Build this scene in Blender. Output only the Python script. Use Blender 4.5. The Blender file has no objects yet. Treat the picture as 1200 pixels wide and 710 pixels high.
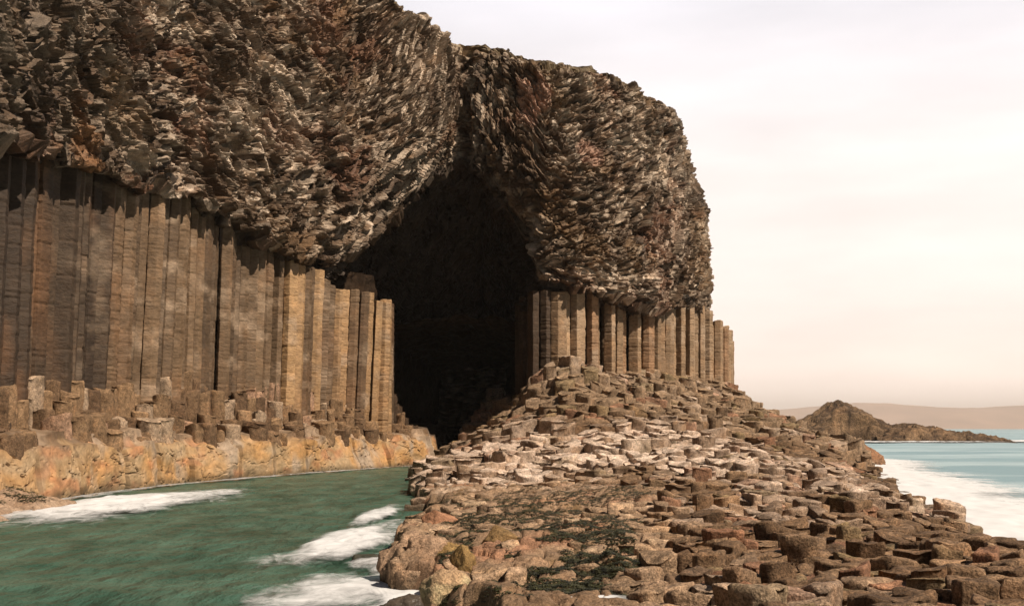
import bpy, math, random
import numpy as np
random.seed(7)
RNG = np.random.default_rng(7)
SC = bpy.context.scene
COL = SC.collection
F, CX, HY, CH = 1287.0, 600.0, 502.0, 3.2          # focal length in photo pixels, horizon row, camera height

def P(px, py, d):                                   # photo pixel + distance -> world point
    return ((px - CX) / F * d, d, CH - (py - HY) / F * d)
def proj(x, y, z):
    return CX + x / y * F, HY - (z - CH) / y * F

# ------------------------------------------------------------------ noise
def _h(*k, seed=0):
    h = np.full(np.broadcast(*k).shape, (seed * 374761393 + 668265263) & 0xFFFFFFFF, np.uint32)
    for i, a in enumerate(k):
        h ^= a.astype(np.int64).astype(np.uint32) * np.uint32((0x9E3779B1, 0x85EBCA77, 0xC2B2AE3D, 0x27D4EB2F)[i])
        h = (h ^ (h >> np.uint32(15))) * np.uint32(0x2C1B3C6D)
        h = (h ^ (h >> np.uint32(12))) * np.uint32(0x297A2D39)
        h ^= h >> np.uint32(15)
    return h.astype(np.float64) / 4294967295.0
def vnoise(x, y, z=None, seed=0):
    flat = z is None
    if flat: z = np.zeros_like(x)
    xi, yi, zi = np.floor(x), np.floor(y), np.floor(z)
    fx, fy, fz = x - xi, y - yi, z - zi
    fx, fy, fz = [f * f * f * (f * (f * 6 - 15) + 10) for f in (fx, fy, fz)]
    r = 0
    for a in (0, 1):
        for b in (0, 1):
            for c in ((0,) if flat else (0, 1)):
                w = (fx if a else 1 - fx) * (fy if b else 1 - fy) * (fz if c else 1 - fz)
                r = r + w * _h(xi + a, yi + b, zi + c, seed=seed)
    return r * 2 - 1
def fbm(x, y, z=None, oct=4, seed=0, gain=.5):
    r, a, f, t = 0, 1.0, 1.0, 0
    for o in range(oct):
        r = r + a * vnoise(x * f, y * f, None if z is None else z * f, seed + o * 17); t += a
        a *= gain; f *= 2.03
    return r / t
def voro(x, y, seed=0, jit=.9):
    """nearest jittered cell: F1, F2-F1, offset to the cell's centre, four random numbers of the cell"""
    xi, yi = np.floor(x), np.floor(y)
    f1 = np.full(x.shape, 9.0); f2 = f1.copy()
    ox = np.zeros_like(x); oy = ox.copy(); ci = ox.copy(); cj = ox.copy()
    for a in (-1, 0, 1):
        for b in (-1, 0, 1):
            i, j = xi + a, yi + b
            dx = i + .5 + jit * (_h(i, j, seed=seed) - .5) - x
            dy = j + .5 + jit * (_h(i, j, seed=seed + 1) - .5) - y
            d = dx * dx + dy * dy
            m = d < f1
            f2 = np.where(m, f1, np.minimum(f2, d)); f1 = np.where(m, d, f1)
            ox = np.where(m, -dx, ox); oy = np.where(m, -dy, oy); ci = np.where(m, i, ci); cj = np.where(m, j, cj)
    r = [_h(ci, cj, seed=seed + 5 + k) for k in range(4)]
    return np.sqrt(f1), np.sqrt(f2) - np.sqrt(f1), ox, oy, r
def sstep(a, b, x):
    t = np.clip((x - a) / (b - a), 0, 1); return t * t * (3 - 2 * t)
def lerp(a, b, t): return a + (b - a) * t

# ------------------------------------------------------------------ meshes
def link(o, parent=None):
    COL.objects.link(o)
    if parent is not None: o.parent = parent
    return o
def make(name, v, faces, mat, parent=None, col=None, smooth=False, dens=None, loc=None):
    """faces: list of (n,k) int arrays"""
    me = bpy.data.meshes.new(name)
    v = np.asarray(v, np.float64)
    if loc is not None: v = v - np.asarray(loc)
    me.vertices.add(len(v)); me.vertices.foreach_set('co', v.astype(np.float32).ravel())
    faces = [np.asarray(f, np.int32) for f in faces if len(f)]
    tot = sum(f.size for f in faces); nf = sum(len(f) for f in faces)
    me.loops.add(tot); me.polygons.add(nf)
    me.loops.foreach_set('vertex_index', np.concatenate([f.ravel() for f in faces]))
    sizes = np.concatenate([np.full(len(f), f.shape[1], np.int32) for f in faces])
    st = np.concatenate([[0], np.cumsum(sizes)[:-1]]).astype(np.int32)
    me.polygons.foreach_set('loop_start', st)
    me.polygons.foreach_set('use_smooth', np.full(nf, smooth, bool))
    me.update(calc_edges=True); me.validate()
    if col is not None:
        a = me.color_attributes.new('tone', 'FLOAT_COLOR', 'POINT')
        c = np.ones((len(v), 4), np.float32); c[:, :3] = np.asarray(col) * np.array((1.02, .895, .79)); a.data.foreach_set('color', c.ravel())
    if dens is not None:
        a = me.attributes.new('foaminess', 'FLOAT', 'POINT'); a.data.foreach_set('value', dens.astype(np.float32).ravel())
    me.materials.append(mat)
    o = bpy.data.objects.new(name, me)
    if loc is not None: o.location = loc
    return link(o, parent)
def grid_faces(nr, nc, wrap=False, off=0):
    r = np.arange(nr - 1)[:, None] * nc; c = np.arange(nc if wrap else nc - 1)[None, :]; c2 = (c + 1) % nc
    return np.stack([r + c, r + c2, r + nc + c2, r + nc + c], -1).reshape(-1, 4) + off
def tag(o, label=None, cat=None, group=None, kind=None):
    if label: o['label'] = label
    if cat: o['category'] = cat
    if group: o['group'] = group
    if kind: o['kind'] = kind
    return o
def empty(name, loc):
    o = bpy.data.objects.new(name, None); o.location = loc; o.empty_display_size = .5
    return link(o)

def spline(pts, n_per=40):
    """Catmull-Rom through rows of numbers, all channels"""
    p = np.asarray(pts, float); p = np.vstack([2 * p[0] - p[1], p, 2 * p[-1] - p[-2]])
    out = []
    for i in range(1, len(p) - 2):
        t = np.linspace(0, 1, n_per, endpoint=False)[:, None]
        a, b, c, d = p[i - 1], p[i], p[i + 1], p[i + 2]
        out.append(.5 * (2 * b + (c - a) * t + (2 * a - 5 * b + 4 * c - d) * t ** 2 + (3 * b - a - 3 * c + d) * t ** 3))
    out.append(p[-2][None]); return np.vstack(out)
def resample(path, ds, lo=None):
    seg = np.linalg.norm(np.diff(path[:, :2], axis=0), axis=1); s = np.concatenate([[0], np.cumsum(seg)])
    q = np.linspace(0, s[-1], max(2, int(s[-1] / ds) + 1)) if np.isscalar(ds) else ds
    return np.stack([np.interp(q, s, path[:, k]) for k in range(path.shape[1])], 1), q
def gridnormals(V):
    du = np.gradient(V, axis=1); dv = np.gradient(V, axis=0)
    n = np.cross(du, dv); n /= np.linalg.norm(n, axis=-1, keepdims=True) + 1e-9
    return n
def dist_poly(x, y, poly):
    """signed distance to a polygon, positive inside"""
    p = np.asarray(poly, float); q = np.roll(p, -1, 0)
    d = np.full(x.shape, 1e9); ins = np.zeros(x.shape, bool)
    for (ax, ay), (bx, by) in zip(p, q):
        ex, ey = bx - ax, by - ay
        t = np.clip(((x - ax) * ex + (y - ay) * ey) / (ex * ex + ey * ey), 0, 1)
        d = np.minimum(d, np.hypot(x - ax - t * ex, y - ay - t * ey))
        c = ((ay > y) != (by > y)) & (x < (bx - ax) * (y - ay) / ((by - ay) if by != ay else 1e-9) + ax)
        ins ^= c
    return np.where(ins, d, -d)

# ------------------------------------------------------------------ materials
def mat_new(name):
    m = bpy.data.materials.new(name); m.use_nodes = True
    nt = m.node_tree; nt.nodes.clear()
    return m, nt
class N:
    def __init__(s, nt): s.nt = nt
    def __call__(s, t, **kw):
        n = s.nt.nodes.new(t)
        ins = kw.pop('ins', {})
        for k, v in kw.items(): setattr(n, k, v)
        for k, v in ins.items():
            if isinstance(v, bpy.types.NodeSocket): s.nt.links.new(v, n.inputs[k])
            else: n.inputs[k].default_value = v
        return n
def ramp(n, pts):
    e = n.color_ramp.elements
    while len(e) < len(pts): e.new(.5)
    for el, (p, c) in zip(e, pts):
        el.position = p; el.color = (c, c, c, 1) if not isinstance(c, tuple) else (*c, 1)
    return n
def rock_mat(name, rough=.85, fine=9.0, bump=.5, dist=.06, var=(.55, 1.5), spec=.25, pit=0.0, streak=None, blotch=1.1, speck=0.0):
    m, nt = mat_new(name); n = N(nt)
    pos = n('ShaderNodeNewGeometry').outputs['Position']
    if streak:
        pos2 = n('ShaderNodeMapping', ins={'Vector': pos, 'Scale': streak}).outputs[0]
    else: pos2 = pos
    at = n('ShaderNodeAttribute', attribute_name='tone').outputs['Color']
    a = n('ShaderNodeTexNoise', ins={'Vector': pos2, 'Scale': fine, 'Detail': 6.0, 'Roughness': .65})
    b = n('ShaderNodeTexNoise', ins={'Vector': pos, 'Scale': blotch, 'Detail': 5.0, 'Roughness': .6})
    ra = ramp(n('ShaderNodeValToRGB', ins={'Fac': a.outputs[0]}), [(.28, var[0]), (.5, 1.0), (.72, var[1])])
    rb = ramp(n('ShaderNodeValToRGB', ins={'Fac': b.outputs[0]}), [(.3, (.72, .68, .62)), (.5, (1., 1., 1.)), (.72, (1.25, 1.15, 1.05))])
    c1 = n('ShaderNodeMix', data_type='RGBA', blend_type='MULTIPLY', ins={0: 1.0, 6: at, 7: ra.outputs[0]})
    c2 = n('ShaderNodeMix', data_type='RGBA', blend_type='MULTIPLY', ins={0: 1.0, 6: c1.outputs[2], 7: rb.outputs[0]})
    if speck:
        g = n('ShaderNodeTexNoise', ins={'Vector': pos, 'Scale': fine * 4.5, 'Detail': 5.0, 'Roughness': .75})
        rg_ = ramp(n('ShaderNodeValToRGB', ins={'Fac': g.outputs[0]}), [(.34, 1 - speck), (.5, 1.0), (.66, 1 + speck)])
        c2 = n('ShaderNodeMix', data_type='RGBA', blend_type='MULTIPLY', ins={0: 1.0, 6: c2.outputs[2], 7: rg_.outputs[0]})
    h = a.outputs[0]
    if pit:
        v = n('ShaderNodeTexVoronoi', ins={'Vector': pos, 'Scale': pit})
        h = n('ShaderNodeMath', operation='ADD', ins={0: h, 1: v.outputs['Distance']}).outputs[0]
    f = n('ShaderNodeTexNoise', ins={'Vector': pos, 'Scale': fine * 4, 'Detail': 4.0, 'Roughness': .6})
    h = n('ShaderNodeMath', operation='MULTIPLY_ADD', ins={0: f.outputs[0], 1: .35, 2: h}).outputs[0]
    bp = n('ShaderNodeBump', ins={'Strength': bump, 'Distance': dist, 'Height': h})
    bs = n('ShaderNodeBsdfPrincipled', ins={'Base Color': c2.outputs[2], 'Roughness': rough, 'Specular IOR Level': spec, 'Normal': bp.outputs[0]})
    o = n('ShaderNodeOutputMaterial', ins={'Surface': bs.outputs[0]})
    return m

M_CAP = rock_mat('hackly_basalt', rough=.62, fine=3.0, bump=.6, dist=.15, var=(.5, 1.5), spec=.35, blotch=.5, speck=.35)
M_COLUMN = rock_mat('jointed_basalt', rough=.7, fine=2.2, bump=.6, dist=.12, var=(.6, 1.4), spec=.3, streak=(1.4, 1.4, 3.2), blotch=.6)
M_LEDGE = rock_mat('tide_washed_basalt', rough=.7, fine=3.0, bump=.5, dist=.08, var=(.7, 1.25), spec=.3, blotch=.8)
M_BLOCK = rock_mat('weathered_basalt', rough=.85, fine=5.5, bump=.8, dist=.08, var=(.4, 1.55), spec=.2, pit=0, speck=.7, blotch=1.3)
M_SHORE = rock_mat('barnacled_basalt', rough=.85, fine=7.0, bump=.8, dist=.06, var=(.5, 1.35), spec=.2, pit=0, blotch=1.4, speck=.5)
M_CAVE = rock_mat('dark_cave_basalt', rough=.9, fine=2.0, bump=.4, dist=.1, spec=.1)
M_FAR = rock_mat('islet_basalt', rough=.85, fine=.8, bump=.8, dist=.6, var=(.3, 1.7), blotch=.15, speck=.5)
M_WET = rock_mat('wet_basalt', rough=.35, fine=6.0, bump=.6, dist=.05, spec=.5, pit=6.0)

def hill_mat():
    m, nt = mat_new('moorland'); n = N(nt)
    pos = n('ShaderNodeNewGeometry').outputs['Position']
    a = n('ShaderNodeTexNoise', ins={'Vector': pos, 'Scale': .002, 'Detail': 7.0})
    r = ramp(n('ShaderNodeValToRGB', ins={'Fac': a.outputs[0]}), [(.35, (.32, .20, .145)), (.65, (.44, .28, .205))])
    bs = n('ShaderNodeBsdfPrincipled', ins={'Base Color': r.outputs[0], 'Roughness': .95, 'Specular IOR Level': .1})
    n('ShaderNodeOutputMaterial', ins={'Surface': bs.outputs[0]}); return m
M_HILL = hill_mat()

def water_mat(name, deep, light, sx, sy, rough, spec, bump, dist, lo=.42, hi=.62):
    m, nt = mat_new(name); n = N(nt)
    pos = n('ShaderNodeNewGeometry').outputs['Position']
    mp = n('ShaderNodeMapping', ins={'Vector': pos, 'Scale': (sx, sy, 1.0), 'Rotation': (0, 0, -.1)})
    a = n('ShaderNodeTexNoise', ins={'Vector': mp.outputs[0], 'Scale': 1.0, 'Detail': 6.0, 'Roughness': .6, 'Distortion': .6})
    r = ramp(n('ShaderNodeValToRGB', ins={'Fac': a.outputs[0]}), [(lo, deep), (hi, light)])
    b = n('ShaderNodeTexNoise', ins={'Vector': mp.outputs[0], 'Scale': 2.2, 'Detail': 5.0, 'Roughness': .55})
    bp = n('ShaderNodeBump', ins={'Strength': bump, 'Distance': dist, 'Height': b.outputs[0]})
    bs = n('ShaderNodeBsdfPrincipled', ins={'Base Color': r.outputs[0], 'Roughness': rough, 'Specular IOR Level': spec, 'IOR': 1.33, 'Normal': bp.outputs[0]})
    n('ShaderNodeOutputMaterial', ins={'Surface': bs.outputs[0]}); return m
M_WATER = water_mat('green_channel_water', (.020, .056, .037), (.085, .155, .112), .55, .26, .3, .16, 1.0, .5, .30, .74)
M_SEA = water_mat('pale_turquoise_sea', (.19, .29, .32), (.36, .46, .48), .02, .09, .5, .15, .3, .2)

def foam_mat():
    m, nt = mat_new('sea_foam'); n = N(nt)
    pos = n('ShaderNodeNewGeometry').outputs['Position']
    mp = n('ShaderNodeMapping', ins={'Vector': pos, 'Scale': (1.0, .5, 1.0), 'Rotation': (0, 0, .25)})
    a = n('ShaderNodeTexNoise', ins={'Vector': mp.outputs[0], 'Scale': 1.5, 'Detail': 9.0, 'Roughness': .7, 'Distortion': 1.0})
    d = n('ShaderNodeAttribute', attribute_name='foaminess').outputs['Fac']
    s = n('ShaderNodeMath', operation='MULTIPLY_ADD', ins={0: a.outputs[0], 1: 1.9, 2: -1.04})
    t = n('ShaderNodeMath', operation='ADD', ins={0: s.outputs[0], 1: d})
    k = n('ShaderNodeMapRange', interpolation_type='SMOOTHSTEP', ins={0: t.outputs[0], 1: .05, 2: 1.15, 3: 0.0, 4: .97})
    z = n('ShaderNodeMath', operation='GREATER_THAN', ins={0: d, 1: .004})
    k2 = n('ShaderNodeMath', operation='MULTIPLY', ins={0: k.outputs[0], 1: z.outputs[0]})
    bs = n('ShaderNodeBsdfPrincipled', ins={'Base Color': (.70, .69, .69, 1), 'Roughness': .9, 'Specular IOR Level': .1})
    tr = n('ShaderNodeBsdfTransparent')
    mx = n('ShaderNodeMixShader', ins={0: k2.outputs[0], 1: tr.outputs[0], 2: bs.outputs[0]})
    n('ShaderNodeOutputMaterial', ins={'Surface': mx.outputs[0]}); return m
M_FOAM = foam_mat()
def weed_mat():
    m, nt = mat_new('bladder_weed'); n = N(nt)
    pos = n('ShaderNodeNewGeometry').outputs['Position']
    a = n('ShaderNodeTexNoise', ins={'Vector': pos, 'Scale': 6.0, 'Detail': 3.0})
    r = ramp(n('ShaderNodeValToRGB', ins={'Fac': a.outputs[0]}), [(.35, (.016, .016, .007)), (.65, (.062, .058, .022))])
    bs = n('ShaderNodeBsdfPrincipled', ins={'Base Color': r.outputs[0], 'Roughness': .5, 'Specular IOR Level': .3})
    n('ShaderNodeOutputMaterial', ins={'Surface': bs.outputs[0]}); return m
M_WEED = weed_mat()

# ------------------------------------------------------------------ cliff: the hackly rock cap
BROWN = np.array((.082, .056, .037)); MID = np.array((.150, .108, .072)); PALE = np.array((.58, .52, .45))
RUST = np.array((.21, .085, .045)); OCHRE = np.array((.26, .165, .075)); DARK = np.array((.038, .026, .018)); PINK = np.array((.46, .31, .25))
cliff = empty('sea_cliff', (-4, 97, 0))
tag(cliff, 'brown basalt sea cliff with rough overhanging cap, standing columns and a black cave', 'cliff')
def cpart(name, v, faces, mat, col, smooth=False, label=None, parent=None):
    o = make(name, v, faces, mat, cliff, col, smooth, loc=(-4, 97, 0)); o.location = (0, 0, 0)
    if label: o['label'] = label
    return o

#         x      y     zb    zt   lean  ix    iy   ulen  drop  ang
cap = [(-60.0, 20.0, -1.0, 40.0, 0.0, .6, .8, 1.0, 0.0, 0.6),
       (-24.5, 22.0, 15.0, 40.0, 1.0, -.7, .7, 3.5, 0.0, -.6),
       (-22.7, 44.0, 15.7, 41.0, 1.0, -.95, .3, 3.5, 0.0, -.55),
       (-22.2, 60.0, 17.1, 41.0, 1.0, -.95, .3, 3.5, 0.0, -.4),
       (-20.0, 71.5, 17.5, 41.5, 1.2, -.8, .6, 4.0, 0.3, -.2),
       (-16.0, 82.0, 15.9, 41.0, 1.5, -.7, .7, 4.5, 0.6, 0.2),
       (-12.2, 88.4, 17.2, 40.8, 1.5, -.5, .85, 6.0, 3.4, 0.5),
       (-8.8, 92.2, 20.4, 39.4, 1.3, -.2, 1., 12.0, 6.6, 0.7),
       (-5.4, 95.4, 25.6, 37.4, 1.0, 0.0, 1., 15.0, 12.0, 1.35),
       (-3.2, 94.7, 25.0, 36.1, 1.0, 0.0, 1., 15.0, 11.5, 1.2),
       (0.0, 94.0, 20.8, 35.4, 1.2, 0.0, 1., 14.0, 7.0, .75),
       (2.8, 93.6, 16.3, 34.8, 1.4, -.2, 1., 8.0, 2.4, .6),
       (5.6, 94.7, 14.9, 35.0, 1.5, -.6, .8, 4.0, 0.3, .55),
       (9.2, 98.0, 14.8, 35.6, 1.6, -.7, .7, 4.0, 0.2, .5),
       (15.0, 105.2, 14.9, 36.3, 2.0, -.7, .7, 4.0, 0.2, .6),
       (19.1, 111.4, 14.8, 36.2, 2.6, -.8, .5, 4.0, 0.2, 1.0),
       (20.1, 116.5, 14.6, 36.0, 2.8, -.9, .2, 4.0, 0.2, 1.9),
       (18.9, 126.0, 10.5, 36.0, 2.0, -.9, -.2, 3.0, 0.2, 1.9),
       (12.0, 145.0, -1.0, 34.0, 1.0, -.6, -.8, 1.0, 0.0, 1.9),
       (-58.0, 150.0, -1.0, 38.0, 0.0, .6, -.8, 1.0, 0.0, 1.0)]
path = spline(cap, 60)
seg = np.linalg.norm(np.diff(path[:, :2], axis=0), axis=1); sall = np.concatenate([[0], np.cumsum(seg)])
vis = (path[:, 1] > 40) & (path[:, 0] > -23.5) & (sall < sall[np.argmax(path[:, 0])] + 9)
qs = [0.0]
while qs[-1] < sall[-1]:
    i = min(np.searchsorted(sall, qs[-1]), len(sall) - 1)
    qs.append(qs[-1] + ((.07 if path[i, 1] < 60 else .085) if vis[i] else .8))
q = np.array(qs[:-1])
pth, q = resample(path, q)
NS = len(q)
tan = np.gradient(pth[:, :2], q, axis=0); tan /= np.linalg.norm(tan, axis=1, keepdims=True)
nrm = np.stack([tan[:, 1], -tan[:, 0]], 1)          # outward
for _ in range(25): nrm[1:-1] = (nrm[:-2] + 2 * nrm[1:-1] + nrm[2:]) / 4
nrm /= np.linalg.norm(nrm, axis=1, keepdims=True)
inw = pth[:, 5:7] / np.linalg.norm(pth[:, 5:7], axis=1, keepdims=True)
NU, NF, NT = 90, 330, 40
rows, ts = [], []
tuckw = np.clip(pth[:, 8] / 6, 0, 1) * (1 - .85 * np.exp(-(np.hypot(pth[:, 0] + 4.4, pth[:, 1] - 95) / 2.6) ** 2))
edge_j = .9 * vnoise(q / 2.2, q * 0, seed=3) + .5 * vnoise(q / .7, q * 0, seed=4)
top_j = .9 * fbm(q / 3.5, q * 0 + 3, oct=4, seed=9)
zb = pth[:, 2] + edge_j * .55; zt = pth[:, 3] + top_j
for k in range(NU):                                  # underside, from deep inside out to the lip
    w = 1 - k / NU
    ul = pth[:, 7] * w
    tuck = -4.4 * tuckw
    z = zb - pth[:, 8] * sstep(0, 1, w) + .35 * np.minimum(w * 6, 1) * np.where(pth[:, 8] < 1, 1, 0)
    rows.append(np.stack([pth[:, 0] + inw[:, 0] * ul + nrm[:, 0] * tuck, pth[:, 1] + inw[:, 1] * ul + nrm[:, 1] * tuck, z], 1)); ts.append(-ul)
H = zt - zb
for k in range(NF):
    v = k / (NF - 1)
    rnd = np.sqrt(max(0.0, 1 - max(0.0, (v - .95) / .05) ** 2))      # rounded brow
    vz = np.clip((zb + H * v - 14) / (zt - 14), 0, 1)
    out = .9 * np.sin(np.pi * np.minimum(1, .12 + vz * 1.0)) - pth[:, 4] * vz ** 1.4 - 1.6 * (1 - rnd) - 4.4 * tuckw * (1 - sstep(0, .36, np.full(NS, v)))
    shear = 1.1 * vz * np.exp(-(np.hypot(pth[:, 0] + 5.2, pth[:, 1] - 95) / 5) ** 2)
    rows.append(np.stack([pth[:, 0] + shear + nrm[:, 0] * out, pth[:, 1] + nrm[:, 1] * out, zb + H * v], 1)); ts.append(H * v)
topx, topy = rows[-1][:, 0], rows[-1][:, 1]
for k in range(1, NT):                               # plateau, drawn together well inland
    w = (k / (NT - 1)) ** 2.2
    rows.append(np.stack([lerp(topx, -26.0, w), lerp(topy, 112.0, w), zt + .9 * np.minimum(w * 30, 1) + 1.5 * w], 1)); ts.append(H + 60 * w)
V = np.array(rows); T = np.array(ts); S = np.broadcast_to(q, T.shape)
nn = gridnormals(V)
fo = np.sign((nn[NU + 100, :, 0] * nrm[:, 0] + nn[NU + 100, :, 1] * nrm[:, 1]).mean()); nn = nn * fo
X, Y, Z = V[..., 0], V[..., 1], V[..., 2]
ANG = np.broadcast_to(pth[:, 9], T.shape) + .35 * fbm(S / 9, T / 9, oct=2, seed=40)
# fans of slender blades: the rotation is taken piecewise (one angle per big cell) so that cells are not stretched
bc1, bc2, bx_, by_, br = voro(S / 5.5 + .4 * fbm(S / 3, T / 3, oct=2, seed=1), T / 4.5 + .4 * fbm(S / 3, T / 3, oct=2, seed=2), seed=50)
ang = np.round((ANG + 1.0 * (br[0] - .5)) / .18) * .18
ca, sa = np.cos(ang), np.sin(ang)
wx = .35 * fbm(S / .9, T / .9, oct=3, seed=60); wy = .35 * fbm(S / .9, T / .9, oct=3, seed=61)
A = S * ca + T * sa; B = -S * sa + T * ca
f1, e1, ox, oy, r1 = voro(A / 2.6 + wx * .4, B / .62 + wy * .7, seed=70)
f2_, e2, ox2, oy2, r2 = voro(A / 1.15 + wx * .4, B / .30 + wy * .5, seed=80)
f3, e3, ox3, oy3, r3 = voro(A / .5 + wx * .3, B / .19 + wy * .3, seed=90)
vein = sstep(.22, .02, np.abs(fbm(S / 7, T / 7, oct=3, seed=33)))
nearseam = np.exp(-((S - q[np.argmin(np.hypot(pth[:, 0] - .5, pth[:, 1] - 93.9))]) / 7) ** 2)
D = (1.1 - .7 * nearseam) * fbm(S / 9, T / 7, oct=3, seed=11) + .55 * (br[1] - .5) + .35 * fbm(S / 2.2, T / 2.2, oct=3, seed=12)
D += .62 * (r1[0] - .5) + .5 * ox * (r1[1] - .5) + .75 * oy * (r1[2] - .45)
D += .42 * (r2[0] - .5) + .34 * ox2 * (r2[1] - .5) + .75 * oy2 * (r2[2] - .4)
D += .16 * (r3[0] - .5) + .30 * oy3 * (r3[2] - .5)
D -= .30 * sstep(.10, .0, e1) + .12 * sstep(.12, .0, e2)
f4, e4, ox4, oy4, r4 = voro(S / 1.7 + wx * .6, T / 1.5 + wy * .6, seed=95)
D += .5 * (r4[0] - .5) + .35 * (ox4 * (r4[1] - .5) + oy4 * (r4[2] - .4)) * 1.5 - .2 * sstep(.07, 0, e4)
gapm = (r1[3] > .86); D -= .75 * gapm * sstep(0, .15, e1)           # blocks fallen out
seam = np.exp(-((S - q[np.argmin(np.hypot(pth[:, 0] + 4.9, pth[:, 1] - 95.2))]) / .6) ** 2)
D -= 1.5 * seam * sstep(-2, 3, T) * (1 - .75 * sstep(2, 11, T))
fade = np.ones_like(T); fade[:12] = np.linspace(0, 1, 12)[:, None]
plate = np.clip((T - H + 1.2) / 4, 0, 1)
D *= fade * lerp(1, .35, plate)
nz = nn.copy(); nz[..., 2] *= .8
V2 = V + nz * D[..., None]
# colour: warm browns, pale weathered blades with sun glints painted in, rust and ochre stains
big = fbm(S / 8, T / 6, oct=3, seed=21); med = fbm(S / 2.5, T / 1.8, oct=3, seed=22)
c = lerp(BROWN, MID, np.clip(.5 + .9 * med + .4 * (r1[1] - .5), 0, 1)[..., None])
pale = np.clip((r2[1] * .55 + r1[2] * .3 + r3[1] * .35 + .45 * big + .3 * med - .56) * 2.8, 0, 1)
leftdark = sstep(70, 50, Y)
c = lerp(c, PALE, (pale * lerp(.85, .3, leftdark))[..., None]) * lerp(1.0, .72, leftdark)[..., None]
rust = np.clip((fbm(S / 6, T / 4, oct=3, seed=25) - .27) * 4, 0, 1) * .32
c = lerp(c, RUST, rust[..., None])
och = np.clip((fbm(S / 5, T / 4, oct=3, seed=26) - .25) * 4, 0, 1) * .45
c = lerp(c, OCHRE * .7, och[..., None])
PX, PYY = proj(V2[..., 0], V2[..., 1], V2[..., 2])
def stain(x, y, z, r, colr, amt):
    global c
    d = np.sqrt((V2[..., 0] - x) ** 2 + (V2[..., 1] - y) ** 2 + ((V2[..., 2] - z) * 1.0) ** 2) / r + .45 * med
    c = lerp(c, colr, (amt * sstep(1.1, .6, d))[..., None])
x, y, z = P(622, 112, 94); stain(x, y, z, 1.9, PINK, .8)
x, y, z = P(612, 128, 93.5); stain(x, y, z, 1.6, PINK * .9, .7)
x, y, z = P(570, 84, 97); stain(x, y, z, 1.3, PALE * 1.3, .8)
x, y, z = P(692, 180, 96); stain(x, y, z, 1.3, PINK, .7)
x, y, z = P(810, 300, 112); stain(x, y, z, 4.5, OCHRE * .8, .45)
x, y, z = P(130, 165, 57); stain(x, y, z, 2.6, np.array((.20, .105, .045)), .8)
x, y, z = P(60, 130, 50); stain(x, y, z, 2.4, BROWN * .8, .7)
c = c * .9
topgrass = sstep(-.6, .4, T - H) * .6
c = lerp(c, np.array((.14, .115, .06)), topgrass[..., None])
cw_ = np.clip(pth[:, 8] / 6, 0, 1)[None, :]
arch_shade = sstep(2.6, -.2, T + 1.5 * med) * cw_                 # cave shade painted into the rock colour round the arch
c = lerp(c, DARK * .7, (arch_shade * .75)[..., None])
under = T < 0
c[under] = lerp(c[under], DARK * .7, .9)  # vault underside blackened too, its shade put into the colour
NR = len(rows)
cpart('rock_cap', V2.reshape(-1, 3), [grid_faces(NR, NS)], M_CAP, c.reshape(-1, 3), label='hackly brown upper rock with slanting blades and a dark vertical seam')

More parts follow.
